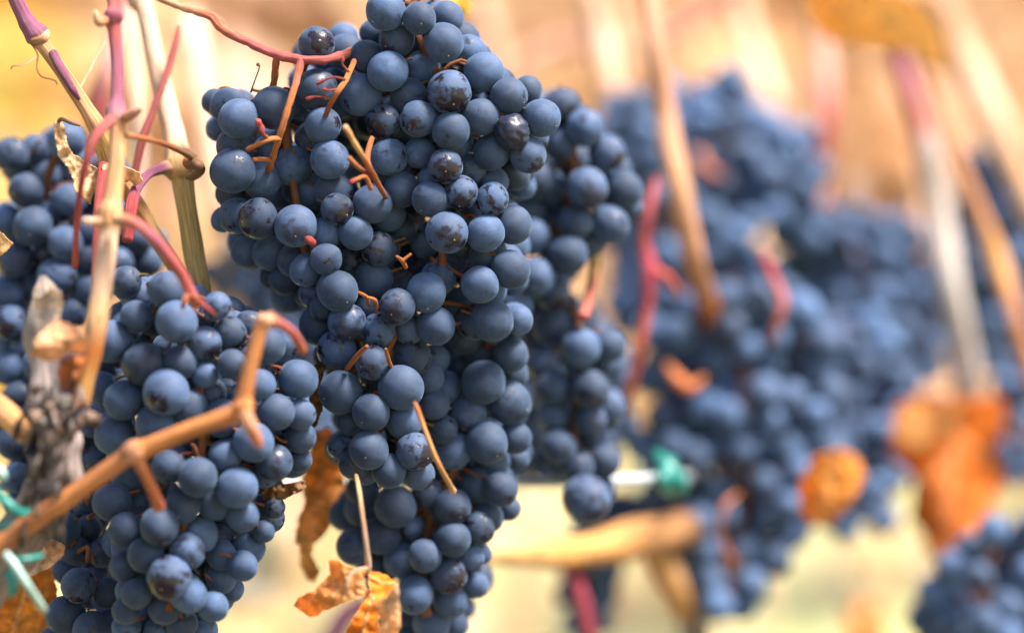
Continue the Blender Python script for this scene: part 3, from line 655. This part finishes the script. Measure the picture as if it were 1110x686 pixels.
cane('vine_cane', 'pale upright cane with knobbly brown joint left of the centre bunch', 'cane',
  [(144,-8,1.07,10,(.52,.33,.2)),(152,2,1.068,13,(.55,.36,.2)),(158,14,1.065,10,CREAM),(168,60,1.058,10.5,CREAM),(180,110,1.05,11,CREAM),(190,150,1.04,12,CREAM),(193,170,1.03,14,PALE),(196,180,1.027,20,(.56,.32,.12)),(198,187,1.025,19,(.45,.25,.09)),(199,196,1.025,12,(.42,.27,.11)),(203,225,1.025,11,(.4,.27,.10)),(210,270,1.025,11.5,(.36,.24,.09)),(217,310,1.025,11,(.38,.26,.1)),(222,345,1.03,10,TAN)],
  extra=([(205,176,1.0,8,OR2),(214,178,.995,6,BROWN),(219,182,.995,4,BROWN)], [(180,182,1.02,8,PALE),(172,184,1.015,6,PURPLE),(160,190,1.01,5,PURPLE),(148,205,1.0,6,PURPLE),(142,225,.99,7,RED),(138,262,.985,6,RED)]), ridge=.05, rough=.06, nscale=90)
cane('leaf_stalk', 'red stalk slanting behind the pale upright cane near the top left', 'leaf stalk', [(194,28,1.05,2.4,ROSE),(190,48,1.048,3.6,PINK),(180,82,1.045,3.8,PINK),(168,115,1.042,4,PINK),(155,150,1.04,4.5,PINK),(146,190,1.04,4.5,PINK)])
cane('vine_cane', 'broad pink blurred cane behind the purple upright cane', 'cane', [(136,-5,1.22,8,PINK),(120,60,1.2,9,(.6,.3,.25)),(106,115,1.2,13,PINK),(102,150,1.2,9,PINK),(100,200,1.2,9,PINK)])
cane('vine_cane', 'whitish blurred cane right behind the pale upright cane', 'cane', [(140,10,1.22,9,CREAM),(148,110,1.2,9,CREAM),(150,170,1.2,10,(.62,.44,.34)),(140,240,1.2,10,CREAM)])

# front cane
cane('vine_cane', 'forked orange cane in front of the lower left bunch, soft focus', 'cane',
  [(-12,598,.925,13,(0.414,0.146,0.046)),(20,575,.925,13,(0.431,0.152,0.051)),(80,535,.923,10.5,(0.464,0.164,0.046)),(130,500,.92,10,(0.455,0.164,0.051)),(146,490,.918,13,(0.455,0.201,0.102)),(162,484,.918,10,(0.464,0.164,0.041)),(210,464,.916,9.5,(0.480,0.170,0.041)),(250,450,.915,10.5,(0.455,0.152,0.036)),(263,441,.914,12,(0.455,0.152,0.036)),(265,428,.914,9,(0.464,0.158,0.041)),(272,395,.914,8,(0.480,0.176,0.051)),(281,360,.914,8,(0.480,0.176,0.051)),(287,347,.914,10,(0.497,0.213,0.102)),(289,341,.914,7,CREAM)],
  extra=([(148,495,.918,8,(0.455,0.152,0.051)),(158,515,.92,6,(0.431,0.122,0.036)),(168,538,.925,6,(0.414,0.110,0.041)),(172,549,.93,7,(0.414,0.098,0.046)),(174,553,.931,3,(0.414,0.122,0.051))],
         [(263,446,.912,10,(0.497,0.201,0.091)),(270,460,.912,9,(0.513,0.231,0.128)),(277,474,.914,7,(0.480,0.152,0.071)),(282,484,.916,4,(0.480,0.170,0.091))],
         [(290,345,.915,8,(0.513,0.231,0.128)),(305,352,.92,6,PINK),(318,362,.925,5.5,(0.414,0.073,0.051)),(327,378,.935,5.5,(0.431,0.122,0.041)),(329,383,.936,3,(0.431,0.122,0.041))]), rough=.08, nscale=80)
cane('vine_cane', 'short orange cane end entering at the left edge beside the flaky trunk', 'cane', [(-15,430,.94,13,(.55,.25,.08)),(5,447,.94,14,(.58,.28,.1)),(22,463,.938,13,(.56,.26,.08)),(36,476,.936,10,BROWN)], rough=.08)

# flaky trunk arm
mb = MB()
mb.pxtube([(46,300,.95,5,GREY),(48,320,.948,16,(0.302,0.224,0.178)),(46,350,.945,17,GREY),(48,385,.945,17,(0.274,0.211,0.191)),(52,420,.942,18,(0.259,0.204,0.191)),(56,455,.94,20,(0.216,0.170,0.158)),(64,480,.938,27,(0.238,0.184,0.172)),(60,515,.938,27,(0.274,0.211,0.198)),(42,548,.94,25,(0.238,0.184,0.165)),(18,585,.945,28,(0.216,0.163,0.145)),(-14,630,.95,28,(0.216,0.150,0.119)),(-40,690,.95,30,(0.216,0.150,0.119))], seg=36, sub=12, rough=.55, nscale=75)
old = empty('grapevine', at(8, 700, .95), 'grey flaky old vine head at the left edge, bark peeling', 'grapevine')
mb.build('trunk', M_BARK, old)
mb = MB()
for i in range(48):
    y0 = random.uniform(415, 560); t = (y0 - 430) / 170; x0 = 62 - t * 24 + random.uniform(-26, 32); L = random.uniform(22, 62); c = random.choice([GREY, (0.194,0.143,0.119), (0.065,0.044,0.033), (0.238,0.170,0.139), (0.173,0.095,0.066), (0.094,0.061,0.046)])
    d = .915 + random.uniform(0, .02); sl = random.uniform(-.5, .35)
    mb.pxtube([(x0, y0, d + .01, .8, c), (x0 + sl * L * .4 + random.uniform(-3, 3), y0 + L * .35, d, random.uniform(1.2, 5), c), (x0 + sl * L * .7 + random.uniform(-3, 3), y0 + L * .7, d + random.uniform(-.004, .004), random.uniform(1., 4), c), (x0 + sl * L, y0 + L, d + .012, .5, c)], seg=8, sub=5, rough=.5, nscale=200)
for i in range(9):
    x0 = random.uniform(38, 104); y0 = random.uniform(420, 470)
    mb.blob(at(x0, y0, .92), random.uniform(3, 7.5) * K, random.choice([GREY, BROWN, DKBROWN, (0.302,0.190,0.132)]), rough=.9)
mb.build('bark', M_BARK, old)

# ------------------------------------------------------------------ leaves
def leaf(name, label, outline, d, col, col2, veins=(), bend=lambda u, v: 0, crumple=.004, nscale=40, step=2.6, stalk=None, thick=.0004, seed=0, freq=9., mat=None, cat='leaf', veincol=(.72, .46, .22)):
    rnd = random.Random(seed); d = D(d)
    pts = []
    n = len(outline)
    for i in range(n):
        a = Vector(outline[i]); b = Vector(outline[(i + 1) % n]); k = max(1, int((b - a).length / step))
        for j in range(k):
            q = a + (b - a) * (j / k)
            jit = 1.4 * step / 2.6
            pts.append(Vector((q.x + rnd.uniform(-1, 1) * jit * .6 + noise.noise(Vector((q.x * .15, q.y * .15, seed))) * jit * 1.6, q.y + rnd.uniform(-1, 1) * jit * .6)))
    m = len(pts); edges = [(i, (i + 1) % m) for i in range(m)]
    xs = [p.x for p in pts]; ys = [p.y for p in pts]; x0, x1, y0, y1 = min(xs), max(xs), min(ys), max(ys)
    x = x0
    while x < x1:
        y = y0
        while y < y1:
            pts.append(Vector((x + rnd.uniform(-.3, .3) * step, y + rnd.uniform(-.3, .3) * step))); y += step
        x += step
    V, E, F, *_ = delaunay_2d_cdt(pts, edges, [], 1, 1e-5)
    mb = MB(); s = K * d
    top = []
    for v in V:
        u_, v_ = (v.x - x0) / (x1 - x0), (v.y - y0) / (y1 - y0)
        vn = 0
        for ln in veins:
            for (ax, ay), (bx, by) in zip(ln[:-1], ln[1:]):
                ab = Vector((bx - ax, by - ay)); t = max(0, min(1, (v - Vector((ax, ay))).dot(ab) / ab.length_squared))
                vn = max(vn, 1 - (v - Vector((ax, ay)) - ab * t).length / (step * .8))
        nzv = noise.fractal(Vector((v.x * s * nscale, v.y * s * nscale, seed * 7.3)), .9, 2.1, 4)
        dd = d + bend(u_, v_) + crumple * nzv - .0008 * max(vn, 0)
        mb.v.append(at(v.x, v.y, dd))
        k = min(1, max(0, .5 + 1.0 * noise.noise(Vector((v.x * s * 45, v.y * s * 45, seed * 3 + 9)))))
        c = tuple(a * (1 - k) + b * k for a, b in zip(col, col2))
        if vn > 0: c = tuple(a * (1 - vn) + b * vn for a, b in zip(c, veincol))
        mb.c.append(c); mb.u.append((v.x * s * freq * 30, v.y * s * freq * 30, seed))
    mb.f = [tuple(f) for f in F]
    return mb, thick, mat
def put_leaf(name, label, mbt, parent=None, cat='leaf', group=None):
    mb, thick, mat = mbt
    o = mb.build(name, mat or M_LEAF, parent)
    md = o.modifiers.new('thickness', 'SOLIDIFY'); md.thickness = thick; md.offset = 0
    if label and not parent: tag(o, label, cat, group)
    return o

YOR = (.84, .27, .022); DOR = (.72, .19, .010); PEACH = (.80, .42, .17); LTAN = (.62, .40, .20); RUST = (.38, .13, .03)
# the orange leaf at the bottom, two folded halves on a thin stalk
hl = empty('dry_leaf', at(399, 619, .965), 'curled orange leaf at the bottom hanging on its thin pale stalk under the grapes', 'leaf')
put_leaf('leaf_lobe', None, leaf('l', '', [(398,620),(385,616),(376,614),(371,610),(366,606),(356,607),(358,622),(350,630),(340,640),(328,645),(323,648),(319,656),(325,660),(336,668),(344,667),(352,661),(364,657),(376,652),(386,649),(394,646),(399,645),(399,640),(394,636),(390,634),(394,626)],
   .962, YOR, PEACH, veins=[[(398,619),(383,619),(377,628),(376,640),(381,645)],[(383,619),(366,622),(350,636),(334,652)],[(377,626),(368,634),(360,650)]], bend=lambda u, v: .018 * (u - .8) ** 2 + .012 * (v - .5) ** 2 * math.copysign(1, v - .4), crumple=.007, nscale=75, step=1.6, seed=1), hl)
put_leaf('leaf_lobe', None, leaf('l', '', [(400,619),(410,620),(420,624),(430,631),(426,640),(415,650),(408,654),(412,662),(410,675),(414,690),(430,700),(370,700),(374,684),(384,668),(394,652),(401,642),(399,630)],
   .962, DOR, YOR, veins=[[(399,620),(402,650),(392,690)],[(402,645),(410,660),(412,690)],[(400,625),(415,632),(428,632)]], bend=lambda u, v: .02 * (u - .3) ** 2, crumple=.004, nscale=60, step=1.8, seed=2), hl)
put_leaf('leaf_lobe', None, leaf('l', '', [(430,631),(432,640),(432,652),(434,662),(433,672),(434,678),(430,686),(434,700),(412,700),(411,684),(412,668),(408,655),(404,654),(412,650),(420,645),(426,638)],
   .952, PEACH, (.74, .54, .36), veins=[[(430,632),(420,650),(416,690)]], bend=lambda u, v: -.006 * u + .01 * (v - .5) ** 2, crumple=.004, nscale=80, step=1.6, seed=3), hl)
mb = MB(); mb.pxtube([(386,515,.975,2,TAN),(389,530,.962,2.3,LTAN),(393,560,.958,2.5,PALE),(397,590,.958,2.6,CREAM),(399,612,.961,3.6,CREAM),(399,620,.963,2.5,CREAM)], seg=10); mb.pxtube([(398,616,.958,2.2,CREAM),(388,617,.956,1.8,CREAM),(379,624,.954,1.5,CREAM),(377,634,.953,1.2,CREAM),(378,641,.954,.9,CREAM)], seg=8)
mb.build('leaf_stalk', M_CANE, hl)

put_leaf('dry_leaf', 'brown withered leaf hanging between the left and centre bunches', leaf('l', '', [(342,470),(356,462),(366,478),(372,505),(374,530),(366,545),(360,565),(352,580),(340,590),(338,600),(347,618),(342,631),(334,630),(326,612),(325,590),(319,588),(324,560),(330,545),(328,520),(333,495)],
   1.075, (.88, .48, .15), (.82, .36, .08), veins=[[(352,465),(348,520),(336,580)]], bend=lambda u, v: .03 * (u - .4) ** 2, crumple=.009, nscale=45, step=2.2, seed=4))
put_leaf('dry_leaf', 'crumbled brown leaf scrap wedged right of the lower left bunch', leaf('l', '', [(335,398),(348,392),(352,400),(346,420),(350,440),(343,462),(334,470),(330,450),(336,430)],
   1.02, (.5, .25, .07), (.25, .1, .03), crumple=.012, nscale=110, step=1.8, seed=5))
put_leaf('dry_leaf', 'small dark crumpled leaf fragment under the lower left bunch', leaf('l', '', [(282,530),(296,526),(312,524),(330,521),(332,528),(318,536),(300,545),(286,542)],
   .985, (.42, .2, .06), (.16, .07, .03), crumple=.010, nscale=140, step=1.6, seed=6))
put_leaf('dry_leaf', 'twisted orange and cream leaf beside the red stalk at upper left', leaf('l', '', [(58,133),(65,130),(70,138),(72,152),(77,166),(85,170),(97,178),(110,184),(106,200),(100,213),(98,222),(90,214),(82,208),(78,190),(72,180),(64,170),(60,152)],
   .99, (.62, .30, .06), (.76, .58, .40), veins=[[(62,134),(72,165),(95,210)]], bend=lambda u, v: .02 * (u - .5), crumple=.007, nscale=70, step=1.7, seed=7))
mb = MB(); mb.pxtube([(62,134,.985,2,CREAM),(67,129,.982,2.6,BROWN),(76,133,.984,2,BROWN),(86,136,.992,1.4,OR2)], seg=8); o = mb.build('leaf_stalk', M_STEM); tag(o, 'short brown stalk bit on the tip of the twisted cream leaf', 'leaf stalk')
put_leaf('dry_leaf', 'curled cream strip of leaf behind the upright cane', leaf('l', '', [(112,178),(124,176),(140,182),(152,188),(155,196),(148,202),(140,196),(130,200),(118,206),(110,198)],
   1.0, CREAM, (.66, .42, .2), crumple=.006, nscale=70, step=1.8, bend=lambda u, v: -.03 * (u - .5) ** 2, seed=8))
put_leaf('dry_leaf', 'folded tan leaf stuck on the flaky trunk head', leaf('l', '', [(34,385),(38,368),(50,356),(62,348),(72,350),(86,356),(94,366),(95,378),(88,384),(74,382),(64,390),(50,391)],
   .918, (.66, .30, .13), (.74, .46, .28), veins=[[(40,376),(60,365),(92,372)]], crumple=.008, nscale=60, step=2, bend=lambda u, v: .03 * (v - .5) ** 2, seed=9))
put_leaf('dry_leaf', 'brown scroll of leaf below the folded tan leaf on the trunk head', leaf('l', '', [(66,392),(78,384),(92,388),(90,402),(80,412),(74,424),(66,422),(64,405)],
   .925, OR2, RUST, crumple=.006, nscale=70, step=2, bend=lambda u, v: .04 * (u - .5) ** 2, seed=10))
put_leaf('dry_leaf', 'pale torn bark-like leaf standing up behind the trunk head', leaf('l', '', [(36,318),(44,322),(56,312),(66,316),(68,330),(64,346),(50,350),(40,344),(38,332)],
   .935, (.62, .48, .38), (.42, .33, .27), crumple=.006, nscale=90, step=2, seed=11))
put_leaf('dry_leaf', 'orange leaf in the bottom left corner behind the green tie', leaf('l', '', [(-10,625),(10,612),(30,608),(45,618),(62,610),(72,600),(60,630),(66,660),(56,700),(-10,700)],
   1.03, (.74, .28, .03), (.60, .19, .015), veins=[[(40,610),(25,650),(10,700)]], crumple=.008, nscale=40, step=2.8, seed=12))
put_leaf('dry_leaf', 'pale crumpled leaf under the front cane by the green tie', leaf('l', '', [(24,598),(40,588),(58,584),(72,592),(66,606),(50,616),(34,624),(22,616)],
   .985, (.62, .34, .16), (.72, .55, .4), crumple=.010, nscale=80, step=2, seed=13))
put_leaf('dry_leaf', 'tiny orange leaf tip at the left edge among blurred grapes', leaf('l', '', [(-12,240),(0,250),(14,264),(4,276),(-12,285)], 1.0, (.55, .28, .09), LTAN, crumple=.005, step=2.2, seed=14))
put_leaf('autumn_leaf', 'yellow leaf tip peeking out behind the top of the centre bunch', leaf('l', '', [(468,-12),(505,-12),(512,6),(508,20),(498,10),(484,4)], 1.12, (.66, .42, .04), (.6, .34, .04), crumple=.006, step=2.5, seed=15))
put_leaf('dry_leaf', 'large burnt orange leaf hanging at right beneath the grey cane', leaf('l', '', [(968,440),(1000,428),(1040,432),(1085,430),(1092,470),(1088,520),(1070,560),(1040,590),(1025,620),(1010,600),(985,560),(992,520),(965,490)],
   1.36, (.78, .20, .015), (.66, .16, .012), veins=[[(1040,432),(1030,520),(1022,600)],[(1035,470),(1075,500)],[(1033,490),(990,540)]], crumple=.008, nscale=16, step=4, bend=lambda u, v: .06 * (u - .5) ** 2, seed=16))
put_leaf('dry_leaf', 'pale salmon leaf top overlapping the burnt orange leaf', leaf('l', '', [(965,470),(975,442),(1000,430),(1040,440),(1030,470),(1010,482),(985,490)],
   1.352, (.78, .28, .05), (.80, .38, .12), crumple=.004, nscale=30, step=4, seed=17))
put_leaf('dry_leaf', 'small crumpled orange leaf below the large blurred bunch on its right', leaf('l', '', [(868,520),(880,495),(910,485),(930,495),(938,515),(925,540),(905,565),(880,570),(866,548)],
   1.24, (.78, .30, .05), (.72, .26, .06), veins=[[(905,488),(900,530),(885,568)]], crumple=.012, nscale=35, step=3, bend=lambda u, v: .05 * (u - .3) ** 2 + .02 * v, seed=41))
put_leaf('dry_leaf', 'orange leaf at the bottom edge over the green ground', leaf('l', '', [(915,660),(935,648),(955,656),(962,680),(955,705),(915,705)], 1.5, (.76, .28, .05), PEACH, crumple=.010, nscale=30, step=3.5, seed=19))
put_leaf('autumn_leaf', 'pale folded leaf drooping at the top right corner', leaf('l', '', [(870,-10),(930,-12),(985,-6),(1010,20),(1032,72),(1015,76),(990,58),(940,52),(900,44),(878,20)],
   1.30, (.82, .54, .22), (.72, .40, .12), veins=[[(880,0),(960,15),(1028,70)]], crumple=.014, nscale=20, step=4, bend=lambda u, v: .05 * (v - .4), seed=20))
put_leaf('autumn_leaf', 'peach leaf behind the far blurred bunch at right', leaf('l', '', [(905,200),(935,185),(975,180),(1000,200),(990,240),(950,250),(915,245)], 1.56, (.72, .5, .36), PEACH, crumple=.010, nscale=30, step=4, seed=21))
put_leaf('autumn_leaf', 'pale leaf lit behind the left bunch low down', leaf('l', '', [(250,585),(275,560),(300,560),(312,600),(300,650),(265,660),(245,630)], 1.5, (.70, .62, .5), (.62, .55, .35), crumple=.01, nscale=30, step=4, seed=22))

# ------------------------------------------------------------------ blurred canes on the right
BL = 'blurred '
cane('vine_cane', 'upright tan blurred cane running down to the large blurred bunch', 'cane', [(703,-10,1.26,11.4,(.46,.22,.12)),(712,60,1.25,11.4,(.46,.22,.12)),(722,130,1.25,12.3,(.46,.22,.12)),(736,200,1.24,13.2,(.46,.22,.10)),(746,250,1.24,12.3,(.46,.22,.12)),(754,290,1.25,12.3,(.44,.20,.10)),(768,335,1.3,12.3,ORANGE),(790,420,1.36,11.4,ORANGE)], rough=.06)
cane('vine_shoot', 'crimson blurred shoot left of the upright tan cane', 'shoot', [(712,195,1.23,4.1,(.34,.05,.06)),(704,225,1.22,5.4,(.34,.05,.06)),(698,260,1.22,6.8,RED),(704,290,1.22,8.8,(.5,.06,.1)),(702,330,1.22,6.1,RED),(692,380,1.22,6.1,(.5,.1,.06)),(682,430,1.23,5.4,(.5,.12,.05))],
  extra=([(704,290,1.22,5.4,RED),(722,300,1.22,5.4,(.5,.08,.06)),(735,318,1.23,4.8,OR2)],))
cane('vine_cane', 'pale peach blurred cane left of the upright tan cane', 'cane', [(638,-10,1.5,14,CREAM),(652,50,1.5,16,(.66,.38,.27)),(668,110,1.48,14,PALE),(690,170,1.46,13,CREAM)])
cane('vine_cane', 'pink blurred cane slanting down left from the top edge', 'cane', [(800,-12,1.5,9,PINK),(745,25,1.5,9,(.6,.26,.2)),(700,52,1.5,10,PINK)])
cane('vine_cane', 'faint pink blurred cane above the shrivelled grape', 'cane', [(650,48,1.75,10,PINK),(600,50,1.75,9,(.66,.35,.26)),(555,78,1.75,9,(.66,.35,.26))])
cane('vine_cane', 'cream blurred cane at the top edge right of the centre bunch', 'cane', [(515,-10,1.8,16,CREAM),(528,40,1.8,16,CREAM),(540,90,1.8,16,CREAM)])
cane('vine_cane', 'faint peach blurred cane at the top above the one raised grape', 'cane', [(792,-10,1.7,15,(.68,.45,.3)),(812,50,1.7,16,(.68,.45,.3)),(836,120,1.68,16,(.68,.42,.28))])
cane('vine_cane', 'pink blurred cane dropping to the far bunch at right', 'cane', [(880,-10,1.52,9,PALE),(893,60,1.52,11,(.62,.3,.24)),(896,130,1.5,12,PINK),(890,190,1.5,12,(.5,.12,.1)),(886,225,1.48,9,(.52,.15,.08))])
cane('vine_cane', 'greyish blurred cane with a mauve top at right, ending above the orange leaf', 'cane', [(968,40,1.42,10,PURPLE),(982,90,1.42,12,(.45,.12,.17)),(996,130,1.42,12,PINK),(1006,165,1.42,17,(.44,.35,.30)),(1018,230,1.42,16,(.44,.35,.30)),(1030,310,1.41,17,(.5,.43,.38)),(1044,380,1.42,18,(.44,.35,.30)),(1050,440,1.43,18,(.44,.35,.30)),(1054,540,1.46,18,(.44,.35,.30))], rough=.1)
cane('vine_cane', 'slanting orange blurred cane crossing the right edge', 'cane', [(985,30,1.36,9.9,(.46,.22,.12)),(1010,100,1.36,9.9,(.46,.21,.11)),(1035,170,1.35,10.8,(.45,.18,.07)),(1062,235,1.35,11.7,(.45,.19,.08)),(1080,280,1.35,13.5,(.56,.26,.06)),(1100,345,1.34,10.8,(.45,.18,.07)),(1122,420,1.34,10.8,(.45,.18,.07))])
cane('vine_cane', 'wide pale blurred cane in the upper right corner', 'cane', [(1010,-12,1.55,18,PALE),(1040,50,1.55,18,PALE),(1070,110,1.53,18,CREAM),(1102,185,1.52,17,(.66,.36,.18)),(1125,240,1.52,17,(.62,.33,.14))])
cane('vine_cane', 'cream blurred cane just left of the centre bunch', 'cane', [(205,20,1.4,16,(.7,.5,.38)),(222,120,1.38,16,CREAM),(240,220,1.36,14,(.66,.42,.26)),(262,350,1.36,13,CREAM)])
cane('bunch_stalk', 'red stalk', None, [(828,275,1.27,4.1,(.34,.05,.06)),(838,300,1.255,5.4,RED),(848,325,1.25,5.4,(.5,.1,.06)),(842,350,1.25,4.8,(.5,.12,.05)),(836,372,1.255,3.4,OR2)], parent=big)
cane('stem_tangle', 'orange stem tangle in a gap of the grapes', None, [(722,395,1.274,4.8,ORANGE),(735,412,1.267,7.8,(.52,.14,.04)),(748,420,1.270,6.0,(.52,.14,.04)),(762,410,1.277,3.6,ORANGE)], parent=big)
cane('stem_tangle', 'orange stem showing in the tail', None, [(800,535,1.274,2.2,ORANGE),(786,548,1.269,2.9,(.52,.14,.04)),(780,575,1.269,2.2,ORANGE),(790,600,1.272,2.5,(.52,.14,.04)),(798,612,1.274,1.4,ORANGE)], parent=big)
cane('stem_tangle', 'orange stem between the grapes', None, [(752,150,1.432,3.6,ORANGE),(758,168,1.417,5.4,(.55,.2,.08)),(768,185,1.412,6.6,(.55,.16,.08)),(780,190,1.417,4.8,RED)], parent=faint)
cane('bunch_stalk', 'orange stalk at the bottom', None, [(640,258,1.12,5,ORANGE),(645,285,1.11,7,(.62,.36,.12)),(640,315,1.10,6,ROSE),(632,345,1.09,6,(.5,.12,.1))], parent=soft)
# cordon and trunk under the grapes
vine = empty('grapevine', at(762, 3300, D(1.33)), 'brown blurred vine with a level arm and short trunk under the right bunches', 'grapevine')
cane('cordon', None, None, [(505,600,1.2,12,LTAN),(560,600,1.22,14,(.6,.33,.12)),(610,600,1.24,16,(.58,.28,.08)),(660,592,1.26,19,(.5,.23,.07)),(700,580,1.28,22,(.36,.17,.06)),(740,575,1.3,20,BROWN),(800,560,1.36,16,BROWN)], M_BARK, rough=.25, nscale=40, seg=18, parent=vine)
cane('trunk', None, None, [(705,575,1.3,18,(.45,.22,.07)),(722,620,1.3,17,(.5,.26,.1)),(738,660,1.31,17,(.5,.24,.08)),(755,760,1.33,20,GREY),(760,2000,1.33,55,GREY),(762,3300,1.33,70,GREY)], M_BARK, rough=.2, nscale=30, seg=18, parent=vine)
cane('vine_shoot', 'crimson blurred shoot dangling under the cordon', 'shoot', [(616,600,1.26,5,RED),(624,630,1.25,8,(.3,.03,.06)),(634,665,1.25,9,(.3,.03,.06)),(640,700,1.25,8,RED)])
cane('vine_shoot', 'mauve blurred shoot low down behind the curled orange leaf', 'shoot', [(400,650,1.3,10,(.16,.04,.10)),(372,668,1.3,11,(.18,.04,.11)),(355,700,1.3,11,(.18,.04,.11))])

# wire and ties
mb = MB(); mb.pxtube([(-60,528,1.04,5.5,(1,1,1)),(200,526,1.10,5.2,(1,1,1)),(555,523,1.14,5.6,(1,1,1)),(720,518,1.2,5.6,(1,1,1)),(752,516,1.34,5.4,(1,1,1)),(800,514,1.40,5.4,(1,1,1)),(960,500,1.56,6,(1,1,1)),(1200,485,1.8,5,(1,1,1))], seg=12)
o = mb.build('trellis_wire', M_WIRE); tag(o, 'pale metal trellis wire stretched level behind the bunches', 'wire')
def tie(label, curves, mat=M_TIE):
    mb = MB()
    for c in curves: mb.pxtube([(*p, (1, 1, 1)) for p in c], seg=8)
    o = mb.build('vine_tie', mat); tag(o, label, 'tie'); return o
tie('teal plastic tie knotted on the wire at middle right', [[(712,492,1.2,6),(722,505,1.19,10),(734,522,1.19,11),(740,532,1.2,7)], [(728,500,1.2,7),(718,520,1.18,8),(728,535,1.2,6)]])
tie('dark green plastic tie wrapped round the trunk at the left edge', [[(-10,528,.915,5.0),(8,545,.91,5.6),(22,556,.912,5.0),(32,552,.92,3.1)], [(-8,575,.915,4.3),(6,570,.912,4.3),(14,562,.913,3.1)], [(10,608,.915,3.7),(28,606,.915,3.7),(46,602,.92,2.5)], [(8,618,.913,5.6),(14,634,.912,6.2),(12,646,.915,3.7)]])
tie('pale green plastic strip trailing below the dark green tie', [[(6,600,.912,4.3),(16,612,.91,4.3),(30,634,.91,4.3),(42,652,.915,4.3),(48,661,.92,3.7)]], M_TIEPALE)
tie('short pale green tie end at the left edge above the wire', [[(-6,505,.915,4.3),(2,512,.913,5.0),(4,520,.914,3.1)]], M_TIEPALE)
